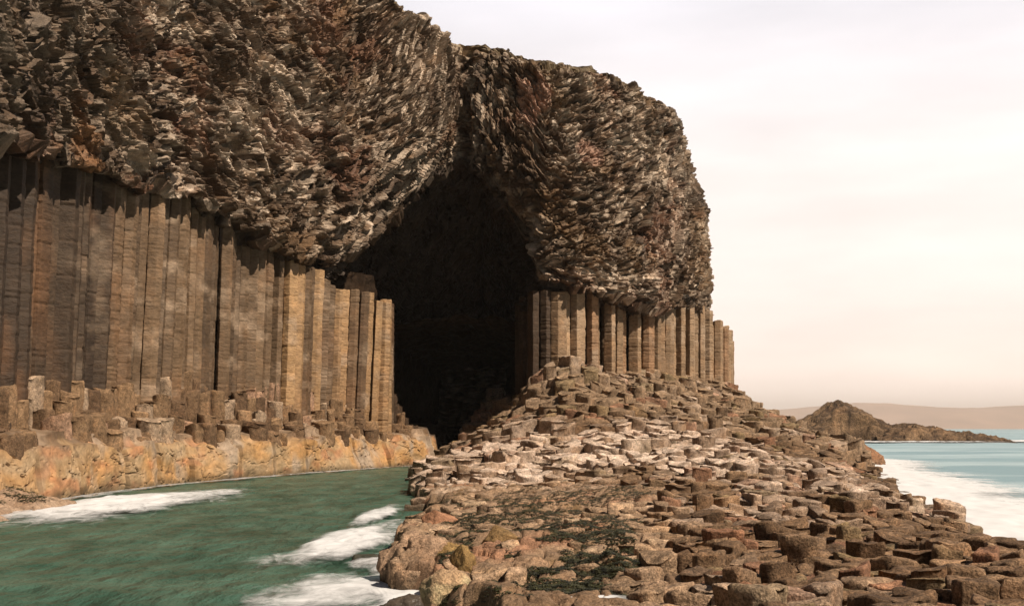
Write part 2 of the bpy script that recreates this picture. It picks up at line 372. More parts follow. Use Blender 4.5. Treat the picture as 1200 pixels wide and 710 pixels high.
# ------------------------------------------------------------------ cliff: columns
def column_mesh(cx, cy, z0, z1, r, rot, leanx, leany, seed, tone, nside=None, dz=.13, topcut=0.0):
    rg = np.random.default_rng(seed)
    ns = nside or rg.choice([5, 6, 6, 6, 7])
    a = np.sort((np.arange(ns) + rg.uniform(-.22, .22, ns)) / ns * 2 * np.pi + rot)
    rad = r * rg.uniform(.88, 1.1, ns)
    px, py = rad * np.cos(a), rad * np.sin(a)
    per = 7
    t = np.arange(per) / per
    ox = np.concatenate([px[i] + (px[(i + 1) % ns] - px[i]) * t for i in range(ns)])
    oy = np.concatenate([py[i] + (py[(i + 1) % ns] - py[i]) * t for i in range(ns)])
    # soften the arrises
    for _ in range(1):
        ox = (np.roll(ox, 1) + 8 * ox + np.roll(ox, -1)) / 10; oy = (np.roll(oy, 1) + 8 * oy + np.roll(oy, -1)) / 10
    nc = len(ox); nr = max(8, int((z1 - z0) / dz))
    zz = np.linspace(z0, z1, nr)
    jf = rg.uniform(.6, 1.7); joints = [z0]
    while joints[-1] < z1: joints.append(joints[-1] + rg.uniform(.28, .75) * jf)
    joints = np.array(joints); ji = np.searchsorted(joints, zz) - 1
    sc = 1 + .045 * (_h(ji.astype(float), ji * 0.0 + seed, seed=5) - .5)
    jd = np.min(np.abs(zz[:, None] - joints[None]), 1)
    sc = sc * (1 - .055 * np.exp(-(jd / .04) ** 2))
    shx = r * .05 * (_h(ji.astype(float), ji * 0.0 + seed, seed=6) - .5); shy = r * .05 * (_h(ji.astype(float), ji * 0.0 + seed, seed=7) - .5)
    h = zz - z0
    Xc = cx + ox[None] * sc[:, None] + shx[:, None] + leanx * h[:, None]
    Yc = cy + oy[None] * sc[:, None] + shy[:, None] + leany * h[:, None]
    Zc = np.broadcast_to(zz[:, None], Xc.shape).copy()
    # broken, sloping top
    Zc += (topcut * (ox[None] * rg.uniform(-.6, .6) + oy[None] * rg.uniform(-.6, .6))) * sstep(.8, 1, (Zc - z0) / (z1 - z0))
    n1 = fbm(Xc / .5, Yc / .5, Zc / .35, oct=3, seed=31); n2 = vnoise(Xc / 1.6, Yc / 1.6, Zc / 2.4, seed=32)
    k = 1 + (.05 * n1 + .05 * n2)
    Xc = (Xc - cx - leanx * h[:, None]) * k + cx + leanx * h[:, None]; Yc = (Yc - cy - leany * h[:, None]) * k + cy + leany * h[:, None]
    v = np.stack([Xc, Yc, Zc], -1).reshape(-1, 3)
    # cap
    rings = []
    ctr = v[-nc:].mean(0)
    for w in (.93, .7, .4, .12):
        rr = ctr + (v[-nc:] - ctr) * w; rr[:, 2] += .06 + .09 * fbm(rr[:, 0] / .5, rr[:, 1] / .5, oct=2, seed=8); rings.append(rr)
    v = np.vstack([v] + rings)
    f = [grid_faces(nr + 4, nc, wrap=True)]
    lastring = np.arange(nc) + (nr + 3) * nc
    f.append(lastring[None, :])
    # colour by column and by drum, with pale patches
    rj = _h(ji.astype(float), ji * 0.0 + seed, seed=9)
    cc = np.ones((len(v), 3)) * tone
    drum = np.concatenate([np.repeat(.9 + .2 * rj, nc), np.full(4 * nc, 1.15)])
    cc *= drum[:, None]
    pn = np.clip(fbm(v[:, 0] / 1.8, v[:, 1] / 1.8, v[:, 2] / 1.1, oct=3, seed=44) * 2.2 - .15, 0, 1)
    return v, f, cc, pn

lc = spline([(-24.6, 28), (-24.0, 44), (-23.4, 60), (-21.0, 72), (-17.0, 83), (-13.5, 90.6), (-10.8, 94.4), (-11.6, 99), (-12.3, 104)], 40)
lztop = np.array([(28, 16), (44, 16.3), (52, 17.2), (60, 18.0), (72, 18.3), (83, 16.2), (90.6, 14.6), (94.2, 14.2), (112, 13.6)])
s_seg = np.concatenate([[0], np.cumsum(np.linalg.norm(np.diff(lc, axis=0), axis=1))])
s = 0.0; i = 0
rg = np.random.default_rng(5)
left_cols = []
while s < s_seg[-1]:
    x = np.interp(s, s_seg, lc[:, 0]); y = np.interp(s, s_seg, lc[:, 1])
    r = rg.uniform(.52, .76) * (1.0 if y < 62 else .86)
    tx = np.interp(s + .5, s_seg, lc[:, 0]) - x; ty = np.interp(s + .5, s_seg, lc[:, 1]) - y
    L = math.hypot(tx, ty) + 1e-6; tx /= L; ty /= L
    off = rg.uniform(-.38, .30)
    lean = .10 if y < 70 else .06
    if y > 94: lean = .0
    z1 = np.interp(y, lztop[:, 0], lztop[:, 1]) + rg.uniform(-.5, .25)
    left_cols.append((x + ty * off - tx * lean * 6, y - tx * off - ty * lean * 6, z1, r, tx * lean, ty * lean))
    s += r * rg.uniform(1.68, 1.92); i += 1
TAN = np.array((.21, .15, .095)); GREY = np.array((.30, .245, .19)); GOLD = np.array((.36, .25, .14))
ncol = 0
for k, (x, y, z1, r, lx, ly) in enumerate(left_cols):
    tone = lerp(BROWN * .42, MID * .48, rg.uniform(.0, .9)) if y < 62 else lerp(MID * .55, TAN * .82, rg.uniform(0, 1))
    if 82 < y < 95 and rg.uniform() < .45: tone = lerp(TAN, GOLD, rg.uniform(.4, 1))
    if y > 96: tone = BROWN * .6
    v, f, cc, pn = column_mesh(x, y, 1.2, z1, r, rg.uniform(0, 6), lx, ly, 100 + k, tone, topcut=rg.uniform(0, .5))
    amt = np.clip((v[:, 1] - 54) / 15, .05, 1) * (0 if y > 96 else 1)
    cc = lerp(cc, GREY * 1.1, (pn * .7 * amt)[:, None])
    lichen = np.clip(fbm(v[:, 0] / 3, v[:, 1] / 3, v[:, 2] / 5, oct=2, seed=45) * 2.5 - .3, 0, 1) * .6
    cc = lerp(cc, np.array((.17, .095, .05)), (lichen * (1 if y < 60 else .5))[:, None])
    cpart('column', v, f, M_COLUMN, cc, smooth=False,
          label='golden stained column beside the cave' if (82 < y < 95 and tone[0] > .3) else None); ncol += 1
# right wall, lit in front and dark between
rc = spline([(.8, 105), (2.0, 99.2), (3.0, 95.0), (8.4, 99.6), (14.2, 106.4), (19.4, 112.6), (22.7, 117.8), (24.0, 125), (20, 135)], 40)
s_seg2 = np.concatenate([[0], np.cumsum(np.linalg.norm(np.diff(rc, axis=0), axis=1))])
s = 0.0; k = 0
while s < s_seg2[-1]:
    x = np.interp(s, s_seg2, rc[:, 0]); y = np.interp(s, s_seg2, rc[:, 1])
    tx = np.interp(s + .5, s_seg2, rc[:, 0]) - x; ty = np.interp(s + .5, s_seg2, rc[:, 1]) - y
    L = math.hypot(tx, ty) + 1e-6; tx /= L; ty /= L
    r = rg.uniform(.5, .76)
    off = (.30 if k % 2 else -.30) + rg.uniform(-.3, .3)
    if s > 38: off *= .3
    inside = s < np.interp(91.9, [91, 92], [12, 13]) - 1.0
    z1 = 15.2 + rg.uniform(-.3, .5)
    if y > 114: z1 = 13.9 - .12 * (y - 117) + rg.uniform(-.5, .3)
    tone = lerp(TAN * .9, np.array((.34, .26, .18)), rg.uniform(0, 1) * (1.2 if y < 100 else .7))
    if rg.uniform() < .15: tone = lerp(tone, np.array((.26, .16, .095)), .6)
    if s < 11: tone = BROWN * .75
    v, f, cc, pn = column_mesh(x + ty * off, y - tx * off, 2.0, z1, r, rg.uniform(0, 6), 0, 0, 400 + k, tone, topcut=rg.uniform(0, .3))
    cc = lerp(cc, GREY * 1.15, (pn * (.75 if s > 11 else .1))[:, None])
    cpart('column', v, f, M_COLUMN, cc, label='rust brown column of the low shoulder behind the right corner' if y > 117 else None); ncol += 1
    s += r * rg.uniform(1.5, 1.8); k += 1

# cave walls and the rock behind the columns
core = spline([(-26.5, 26), (-25.6, 44), (-24.9, 60), (-22.6, 73), (-18.4, 84), (-14.9, 91.5), (-12.2, 95.8), (-13.2, 104), (-11.4, 130), (-9.0, 152),
               (-4.5, 156), (-1.0, 150), (.6, 125), (1.8, 105), (3.6, 100), (4.3, 96.0), (8.9, 101.0), (14.4, 107.8), (18.8, 112.9), (21.2, 118), (22.3, 125), (17, 138)], 40)
cp_, cq = resample(core, .3)
nz_ = 64
zz = np.linspace(-1.5, 16.5, nz_)
tx = np.gradient(cp_, axis=0); tx /= np.linalg.norm(tx, axis=1, keepdims=True); on = np.stack([tx[:, 1], -tx[:, 0]], 1)
cs, cz = np.meshgrid(cq, zz)
e_ = voro(cs / 1.6, cz / 5.0, seed=120)
dd = .5 * (e_[4][0] - .5) + .3 * fbm(cs, cz, oct=3, seed=121) - .2 * sstep(.1, 0, e_[1])
dd -= .7 * ((cp_[None, :, 1] < 92.5) | (cp_[None, :, 0] > 4))
ztopc = np.where(cp_[:, 0] > 20.5, 13.0, 16.5)
Vc = np.stack([cp_[None, :, 0] + on[None, :, 0] * dd, cp_[None, :, 1] + on[None, :, 1] * dd, np.minimum(cz, ztopc[None])], -1)
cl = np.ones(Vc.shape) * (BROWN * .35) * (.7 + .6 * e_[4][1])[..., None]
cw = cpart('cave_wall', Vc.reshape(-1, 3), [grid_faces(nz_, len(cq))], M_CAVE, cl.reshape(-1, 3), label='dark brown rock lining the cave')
gx, gy = np.meshgrid(np.linspace(-15, 6, 60), np.linspace(103, 160, 120))
gz = 13.6 - .05 * (gy - 103) - 1.2 * ((gx + 4.5) / 6) ** 2 * .4 + .5 * fbm(gx, gy, oct=3, seed=130) + .5 * (voro(gx / 1.3, gy / 1.3, seed=131)[4][0] - .5)
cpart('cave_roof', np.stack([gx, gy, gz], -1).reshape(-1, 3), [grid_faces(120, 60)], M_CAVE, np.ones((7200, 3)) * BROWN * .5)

# wave worn ledge at the foot of the left wall
lw = spline([(-20.8, 24), (-20.7, 44), (-19.9, 60.6), (-16.0, 75), (-10.7, 89.5), (-7.3, 95.8), (-6.9, 104), (-7.2, 130), (-7.0, 152)], 40)
lp, lq = resample(lw, .12)
tx = np.gradient(lp, axis=0); tx /= np.linalg.norm(tx, axis=1, keepdims=True); on = np.stack([tx[:, 1], -tx[:, 0]], 1)
for _ in range(30): on[1:-1] = (on[:-2] + 2 * on[1:-1] + on[2:]) / 4
prof = [(0.5, -1.5)] + [(.45 - .5 * (max(z, 0) / 2.6) ** 1.5, z) for z in np.linspace(-.6, 2.25, 34)]
prof += [(-.12 - .55 * math.sin(a), 2.25 + .55 * (1 - math.cos(a))) for a in np.linspace(.1, 1.57, 10)]
prof += [(-.7 - w * 5.2, 2.8 + .5 * w) for w in np.linspace(.04, 1, 36)]
prof = np.array(prof); NPR = len(prof)
ps = np.broadcast_to(lq, (NPR, len(lq))); pt = np.broadcast_to(np.concatenate([[0], np.cumsum(np.linalg.norm(np.diff(prof, axis=0), axis=1))])[:, None], ps.shape)
hv = 1 + .16 * vnoise(lq / 4, lq * 0, seed=141) + .13 * vnoise(lq / 1.3, lq * 0, seed=142)
o_ = prof[:, 0][:, None] + .55 * fbm(ps / 5, pt / 4, oct=2, seed=143) + .13 * fbm(ps / 1.1, pt / .8, oct=4, seed=144)
vv = voro(ps / 1.7 + .3 * fbm(ps, pt, oct=2, seed=145), pt / 1.4, seed=146)
o_ = o_ + .09 * (vv[4][0] - .5) - .06 * sstep(.08, 0, vv[1])
o_ = o_ - .12 * sstep(.1, .0, voro(ps / 1.1 + .5 * fbm(ps, pt, oct=3, seed=153), pt / .8 + .4 * fbm(ps, pt, oct=3, seed=154), seed=155)[1]) * (fbm(ps / 2, pt / 2, oct=2, seed=156) > .0)
notch = (voro(ps / 5.2, pt * 0, seed=149)[1] < .05) & (pt > .6); o_ = o_ - .35 * notch
zz = prof[:, 1][:, None] * np.where(prof[:, 1][:, None] > 0, hv[None], 1) + .16 * fbm(ps / .9, pt / .9, oct=3, seed=147) * (prof[:, 1][:, None] > .1)
Vl = np.stack([lp[None, :, 0] + on[None, :, 0] * o_, lp[None, :, 1] + on[None, :, 1] * o_, zz], -1)
om = fbm(ps / 3.0, pt / 1.1, oct=3, seed=148); om2 = fbm(ps / 1.4, pt / 2.2, oct=3, seed=150)
cl = lerp(np.array((.41, .26, .12)), np.array((.35, .275, .18)), np.clip(.5 + 1.3 * om, 0, 1)[..., None])
cl = lerp(cl, np.array((.33, .285, .235)), np.clip(om2 * 2 - .2, 0, 1)[..., None])
cl = lerp(cl, np.array((.35, .165, .085)), (np.clip(fbm(ps / 2, pt / .9, oct=3, seed=151) * 3 - .6, 0, 1) * .6)[..., None])
upz = sstep(2.15, 2.7, zz + .5 * fbm(ps / 1.2, pt / 1.2, oct=3, seed=152))
cl = lerp(cl, lerp(MID, GREY, np.clip(.4 + om2, 0, 1)[..., None]), upz[..., None])
crk = sstep(.09, .02, voro(ps / 1.1 + .5 * fbm(ps, pt, oct=3, seed=153), pt / .8 + .4 * fbm(ps, pt, oct=3, seed=154), seed=155)[1]) * (fbm(ps / 2, pt / 2, oct=2, seed=156) > .0)
cl = lerp(cl, BROWN, (crk * .7)[..., None])
cl = lerp(cl, np.array((.10, .085, .055)), (sstep(.55, .1, zz + .25 * om2) * .75)[..., None])
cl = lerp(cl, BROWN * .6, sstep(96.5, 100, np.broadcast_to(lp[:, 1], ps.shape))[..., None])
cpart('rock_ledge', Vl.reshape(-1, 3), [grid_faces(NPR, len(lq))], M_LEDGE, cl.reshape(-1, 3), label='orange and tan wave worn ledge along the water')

# ------------------------------------------------------------------ shore terrain
ctl = [P(*a) for a in [(510, 540, 80), (545, 514, 84), (590, 497, 86), (615, 467, 88), (640, 430, 89), (700, 438, 93), (760, 445, 100), (830, 449, 110),
        (860, 455, 117), (882, 474, 114), (910, 487, 108), (600, 520, 70), (700, 518, 66), (800, 500, 75), (650, 472, 81), (750, 472, 86), (850, 481, 92),
        (700, 492, 75), (900, 500, 86), (950, 507, 88), (1000, 520, 84), (1025, 548, 76), (560, 545, 55), (650, 552, 52), (750, 548, 50), (850, 548, 49),
        (950, 550, 51), (1000, 560, 57), (1030, 572, 52), (500, 583, 45), (600, 598, 32), (700, 598, 31), (800, 590, 31), (900, 588, 31), (1000, 588, 32), (1060, 592, 36),
        (1090, 604, 36), (520, 650, 22), (600, 660, 20.5), (700, 660, 20), (800, 650, 20), (900, 645, 20), (1000, 636, 21), (1090, 634, 22), (1150, 642, 22.5),
        (1185, 654, 24), (550, 710, 16.5), (700, 712, 15.5), (850, 708, 14), (1000, 706, 13.2), (1150, 700, 13), (1200, 672, 15.5), (1260, 700, 12)]]
ctl += [(1, 8, 1.0), (9, 7, 1.3), (5, 5, 1.0), (22, 130, 7.5), (28, 118, 4.0), (29, 100, 1.5), (4, 100, 8), (-2, 96, 2.5), (-5, 95, .8)]
ctl = np.array(ctl)
def tps_fit(p, lam=.02):
    n = len(p); d = np.hypot(p[:, None, 0] - p[None, :, 0], p[:, None, 1] - p[None, :, 1])
    K = np.where(d > 0, d * d * np.log(d + 1e-12), 0) + lam * n * np.eye(n)
    Pm = np.column_stack([np.ones(n), p[:, :2]]); Ax = np.block([[K, Pm], [Pm.T, np.zeros((3, 3))]])
    return np.linalg.solve(Ax, np.concatenate([p[:, 2], np.zeros(3)]))
TW = tps_fit(ctl)
def ground(x, y):
    x = np.asarray(x, float); y = np.asarray(y, float); r = TW[-3] + TW[-2] * x + TW[-1] * y
    for w, (a, b, _) in zip(TW, ctl):
        d2 = (x - a) ** 2 + (y - b) ** 2; r = r + w * .5 * d2 * np.log(d2 + 1e-9)
    return r
COAST = [(-4, 106), (-5.6, 94), (-6.3, 86), (-6.0, 76), (-4.9, 56), (-4.1, 47), (-3.2, 39), (-2.7, 33), (-3.0, 28.5), (-3.1, 26), (-2.3, 22.5), (-1.6, 19.6), (-1.1, 16), (-1, 4),
         (12, 4), (11.6, 18), (12.1, 25.5), (13.4, 31.5), (15.6, 39.5), (19.0, 52.5), (22.5, 65), (25.2, 76), (28.0, 88), (30.5, 100), (31, 116), (26, 135), (10, 140), (0, 120)]
SMOOTH = [(-5.2, 52), (-4.2, 46), (-3.4, 38), (-3.5, 24), (-1.5, 10), (1.6, 8), (3.0, 15.5), (3.2, 20), (3.9, 27), (5.0, 34), (4.6, 43), (1.5, 47.5)]
def coastd(x, y): return dist_poly(x, y, COAST) + .7 * vnoise(x / 2.2, y / 2.2, seed=200) + .3 * vnoise(x / .7, y / .7, seed=201)

ncx, nry = 620, 760
u = np.linspace(-.15, .56, ncx); dd = np.geomspace(9.0, 142.0, nry)
GY = np.broadcast_to(dd[:, None], (nry, ncx)).copy(); GX = u[None, :] * GY
SD = coastd(GX, GY); SM = sstep(-.8, .8, dist_poly(GX, GY, SMOOTH) + .8 * vnoise(GX / 2, GY / 2, seed=202))
GZ = ground(GX, GY)
rough = .30 * fbm(GX / 2.4, GY / 2.4, oct=4, seed=203) + .09 * fbm(GX / .5, GY / .5, oct=3, seed=204)
vb = voro(GX / 1.3 + .25 * fbm(GX / .8, GY / .8, oct=2, seed=205), GY / 1.5, seed=206)
bumpy = .30 * (vb[4][0] - .5) - .16 * sstep(.16, 0, vb[1]) + .12 * vb[2] * (vb[4][1] - .5)
vp = voro(GX / .16, GY / .16, seed=207); pit = -.035 * sstep(.35, .1, vp[0]) * (vp[4][0] > .5)
strat = .10 * fbm(GX / 2.6, GY / .7, oct=3, seed=208)
GZ = GZ + rough + bumpy * lerp(.8, .45, SM) + SM * (.05 * fbm(GX / .22, GY / .22, oct=3, seed=214) - .10 * sstep(.12, .0, voro(GX / .7 + .4 * fbm(GX, GY, oct=3, seed=215), GY / .9, seed=216)[1])) + pit * SM + strat * SM
GZ = np.where(True, GZ - .75 * (1 - SM), GZ)
GZ = lerp(np.minimum(-1.6 + .0 * GZ, GZ), GZ, sstep(-.35, .55, SD))
nearw = sstep(2.2, .3, SD)
sh = lerp(np.array((.20, .145, .10)), np.array((.33, .25, .18)), np.clip(.5 + 1.1 * fbm(GX / 2.4, GY / 2.4, oct=4, seed=210), 0, 1)[..., None])
sh = lerp(sh, np.array((.31, .175, .115)), np.clip(fbm(GX / 1.7, GY / 1.7, oct=3, seed=211) * 3 - .5, 0, 1)[..., None] * .7)
sh = lerp(sh, np.array((.16, .11, .055)), np.clip(fbm(GX / 1.0, GY / 1.4, oct=3, seed=212) * 3 - .9, 0, 1)[..., None] * .8)
sh = lerp(sh, np.array((.46, .38, .31)), (np.clip(fbm(GX / 1.2, GY / 1.2, oct=4, seed=213) * 2.5 - .3, 0, 1) * sstep(28, 46, GY) * .85)[..., None])
sh = lerp(sh, BROWN * .8, (1 - SM)[..., None] * .85)
sh = lerp(sh, np.array((.07, .055, .035)), (sstep(.35, -.05, GZ) * .8)[..., None])
shore = make('shore', np.stack([GX, GY, GZ], -1).reshape(-1, 3), [grid_faces(nry, ncx)], M_SHORE, None, sh.reshape(-1, 3), smooth=True)
tag(shore, 'tan pitted rock platform of the shore in front of the cave', None, None, 'structure')
def shore_z(x, y):
    u_ = np.interp(x / y, u, np.arange(ncx)); r_ = np.interp(np.log(y), np.log(dd), np.arange(nry))
    return GZ[int(round(r_)), int(round(u_))]

# ------------------------------------------------------------------ broken columns: polygons of a jittered lattice
def clip(poly, mx, my, nx, ny):
    out = []
    for i in range(len(poly)):
        a, b = poly[i], poly[(i + 1) % len(poly)]
        da = (a[0] - mx) * nx + (a[1] - my) * ny; db = (b[0] - mx) * nx + (b[1] - my) * ny
        if da <= 0: out.append(a)
        if (da < 0 < db) or (db < 0 < da):
            t = da / (da - db); out.append((a[0] + (b[0] - a[0]) * t, a[1] + (b[1] - a[1]) * t))
    return out
def cells(seeds, rad=2.6):
    s = np.array(seeds); res = []
    for i, (x, y) in enumerate(s):
        d = np.hypot(s[:, 0] - x, s[:, 1] - y); nb = np.argsort(d)[1:16]
        poly = [(x + rad * math.cos(a), y + rad * math.sin(a)) for a in np.arange(8) * math.pi / 4]
        for j in nb:
            if d[j] > 2 * rad or d[j] < 1e-6: continue
            poly = clip(poly, (x + s[j, 0]) / 2, (y + s[j, 1]) / 2, (s[j, 0] - x) / d[j], (s[j, 1] - y) / d[j])
            if len(poly) < 3: break
        res.append(poly if len(poly) > 2 else None)
    return res
def area(p):
    p = np.array(p); return .5 * abs(np.sum(p[:, 0] * np.roll(p[:, 1], -1) - p[:, 1] * np.roll(p[:, 0], -1)))
def stump_mesh(poly, zt, zb, tilt, step, seed, worn=.5, shrink=.04, toprough=.07):
    rg = np.random.default_rng(seed)
    p = np.array(poly); ctr = p.mean(0); p = ctr + (p - ctr) * (1 - shrink)
    pts = []
    for a, b in zip(p, np.roll(p, -1, 0)):
        L = np.hypot(*(b - a)); n = max(2, int(L / step))
        for k in range(n): pts.append(a + (b - a) * k / n)
    pts = np.array(pts)
    for _ in range(int(worn * 3.2)):
        pts = (np.roll(pts, 1, 0) + 4 * pts + np.roll(pts, -1, 0)) / 6
    nc = len(pts); R = np.hypot(*(pts - ctr).T).mean()
    n_in = max(3, int(R / step)); ch = .02 + .05 * worn
    prof = [((k + .6) / (n_in + .6) * (1 - ch / R * 1.2), 0.0) for k in range(n_in)]
    prof += [(1 - ch / R * .55, -ch * .18), (1 - ch / R * .15, -ch * .5), (1.0, -ch)]
    depth = zt - zb
    nsd = max(3, min(14, int(depth / (step * 1.15))))
    prof += [(1 + .03 * k / nsd, -ch - (depth - ch) * k / nsd) for k in range(1, nsd + 1)]
    prof = np.array(prof)
    xy = ctr[None, None] + (pts[None] - ctr) * prof[:, 0][:, None, None]
    z = np.broadcast_to(zt + prof[:, 1][:, None], xy.shape[:2]).copy()
    rel = xy - ctr
    k = sstep(-depth, -.1, prof[:, 1])[:, None]
    z = z + (rel[..., 0] * tilt[0] + rel[..., 1] * tilt[1]) * k
    x, y = xy[..., 0], xy[..., 1]
    n1 = fbm(x / .55, y / .55, z / .4 + seed, oct=3, seed=301); n2 = fbm(x / .9 + 7, y / .9, z / .7 + seed, oct=2, seed=302)
    topm = (prof[:, 1] > -ch * .6)[:, None]
    n3 = fbm(x / .17, y / .17, z / .17 + seed, oct=2, seed=303)
    z = z + np.where(topm, toprough * 2.0 * n1 + toprough * 1.3 * n2 + .03 * n3, 0.06 * n1 + .02 * n3)
    bite = 1 + np.where(topm, .0, .17) * n1 + np.where(topm, .0, .045) * n3 + .07 * n2 * (prof[:, 0][:, None])
    x = ctr[0] + (x - ctr[0]) * bite; y = ctr[1] + (y - ctr[1]) * bite
    # horizontal cracks
    side = prof[:, 1] < -ch * 1.2
    cr = .93 + .07 * np.clip(np.abs(np.sin((z[side] * rg.uniform(3, 5) + rg.uniform(0, 6)))) * 3, 0, 1)
    x[side] = ctr[0] + (x[side] - ctr[0]) * cr; y[side] = ctr[1] + (y[side] - ctr[1]) * cr
    v = np.stack([x, y, z], -1).reshape(-1, 3)
    f = [grid_faces(len(prof), nc, wrap=True), np.arange(nc)[::-1][None]]
    return v, f, np.repeat(topm[:, 0], nc), np.array((ctr[0], ctr[1], zb))

seeds = []
yy = 6.0
while yy < 136:
    sp = .45 if yy < 23 else .53 if yy < 32 else .66 if yy < 45 else (.84 if yy < 62 else 1.08)
    for xx in np.arange(-8, 33, sp):
        jx, jy = RNG.uniform(-.5, .5, 2) * sp
        if RNG.uniform() < .09 + .22 * max(0.0, float(vnoise(np.array([xx / 3.0]), np.array([yy / 3.5]), seed=450)[0])): continue                     # a missing seed lets its neighbours grow
        seeds.append((xx + jx + (sp / 2 if int(yy / sp) % 2 else 0), yy + jy))
    yy += sp * .95
seeds = np.array(seeds)
sd_ = coastd(seeds[:, 0], seeds[:, 1]); sm_ = dist_poly(seeds[:, 0], seeds[:, 1], SMOOTH)
gz_ = ground(seeds[:, 0], seeds[:, 1])
polys = cells(seeds)
wall = dist_poly(seeds[:, 0], seeds[:, 1], [(3.2, 93.5), (9.2, 99.5), (15, 107), (20.2, 114), (23, 120), (23, 150), (-2, 150), (-2, 106), (2, 100)])
blocks = []
for i, (x, y) in enumerate(seeds):
    if polys[i] is None or area(polys[i]) < .07 or sd_[i] < .15 or wall[i] > .6: continue
    flat_ = sm_[i] > .3
    if flat_ and (RNG.uniform() > (.55 if sm_[i] < 1.3 else .26) or sd_[i] < .35): continue
    px, py = proj(x, y, gz_[i])
    if not (-6.5 < x / y * 10 < 7.5): continue
    lone = sm_[i] > -1.2
    j = RNG.normal() * (.11 if y < 30 else .15 if y < 70 else .23)
    r = RNG.uniform()
    if flat_: j = RNG.normal() * .06 + .02
    elif r < .12: j -= .4
    elif r > .95: j += .12 if y < 32 else .3
    edge = max(0, 1.0 - sd_[i])
    zt_ = max(gz_[i] + j - .35 * edge, .12)
    gx_ = (ground(x + .5, y) - ground(x - .5, y)); gy_ = (ground(x, y + .5) - ground(x, y - .5))
    ta = .09 if y < 50 else .13
    tl = (RNG.normal() * ta + .35 * gx_, RNG.normal() * ta + .35 * gy_)
    vis_ = 430 < px < 1215 and 425 < py < 730
    blocks.append(dict(i=i, x=float(x), y=float(y), z=float(zt_), px=float(px), py=float(py), tilt=(float(tl[0]), float(tl[1])), vis=vis_, j=float(j), flat=bool(flat_)))
# which show largest
rank = sorted([b for b in blocks if b['vis']], key=lambda b: b['y'] ** 1.0 - 18 * b['j'])
single = set(id(b) for b in rank[:300])
def tone_of(b, rg):
    px, py, y_ = b['px'], b['py'], b['y']
    n = float(fbm(np.array([b['x'] / 5]), np.array([b['y'] / 7]), oct=3, seed=400)[0])
    pale = max(0, min(1, 1.25 - abs(b['y'] - 60) / 17)) * max(0, min(1, (960 - px) / 160)) + n * 1.0 + rg.uniform(-.25, .25)
    upper = max(0, min(1, (b['y'] - 74) / 8))
    base = lerp(np.array((.115, .078, .050)), np.array((.22, .158, .105)), rg.uniform() ** 1.1)
    base = lerp(base, np.array((.235, .185, .135)), upper * .7)
    if rg.uniform() < .10: base = lerp(base, np.array((.24, .135, .09)), .7)
    if rg.uniform() < .08: base = lerp(base, np.array((.17, .14, .08)), .6)
    if b['flat']:
        base = lerp(np.array((.24, .18, .125)), np.array((.33, .25, .185)), rg.uniform()); pale = -1 if y_ < 30 else pale * .6
    if pale > .5: kind = 'pale'
    else: kind = 'tan' if base.mean() > .165 else ('rusty' if base[0] > 1.65 * base[1] else 'brown')
    return base, kind, max(0.0, min(1.0, (pale - .15) * 1.15))
ALLB = []
rest_v, rest_f, rest_c, off = [], {}, [], 0
for b in blocks:
    rg = np.random.default_rng(1000 + b['i'])
    st = .065 if b['y'] < 24 else (.11 if b['y'] < 45 else .2)
    if not b['vis']: st = max(st, .3)
    zb_ = b['z'] - (rg.uniform(.8, 1.1) if b['y'] < 32 else rg.uniform(1.2, 1.7))
    v, f, top, base = stump_mesh(polys[b['i']], b['z'], zb_, b['tilt'], st, 2000 + b['i'], worn=rg.uniform(.0, .5), shrink=rg.uniform(.0, .04), toprough=.06 if b['y'] < 32 else .075)
    base_c, kind, bleach = tone_of(b, rg); b['kind'] = kind
    lich = np.clip(fbm(v[:, 0] / .5, v[:, 1] / .5, v[:, 2] / .5, oct=3, seed=401) * 2.6 - .1, 0, 1)
    cc = lerp(base_c, np.minimum(base_c * 1.9, .55), (lich * np.where(top, .75, .4))[:, None])
    bl = bleach * np.clip(np.where(top, 1.0, .55) + .8 * fbm(v[:, 0] / .9, v[:, 1] / .9, v[:, 2] / .5, oct=3, seed=403), 0, 1)
    cc = lerp(cc, np.array((.64, .565, .51)), bl[:, None])
    dk = np.clip(fbm(v[:, 0] / .8, v[:, 1] / .8, v[:, 2] / .8, oct=3, seed=402) * 2.5 - .5, 0, 1)
    cc = lerp(cc, base_c * .5, dk[:, None] * .8)
    cc = lerp(cc, np.array((.06, .048, .03)), (sstep(.5, .05, v[:, 2]) * .75)[:, None])
    if id(b) in single:
        o = make('basalt_block', v, f, M_BLOCK, None, cc, smooth=True, loc=tuple(base)); b['obj'] = o
        b['box'] = (v.min(0), v.max(0)); ALLB.append(b)
    else:
        rest_v.append(v); rest_c.append(cc)
        for ff in f: rest_f.setdefault(ff.shape[1], []).append(ff + off)
        off += len(v)
rub = make('rubble', np.vstack(rest_v), [np.vstack(k) for k in rest_f.values()], M_BLOCK, None, np.vstack(rest_c), smooth=True)
tag(rub, 'jumbled broken column ends heaped up the slope to the columns right of the cave', 'rubble', None, 'stuff')

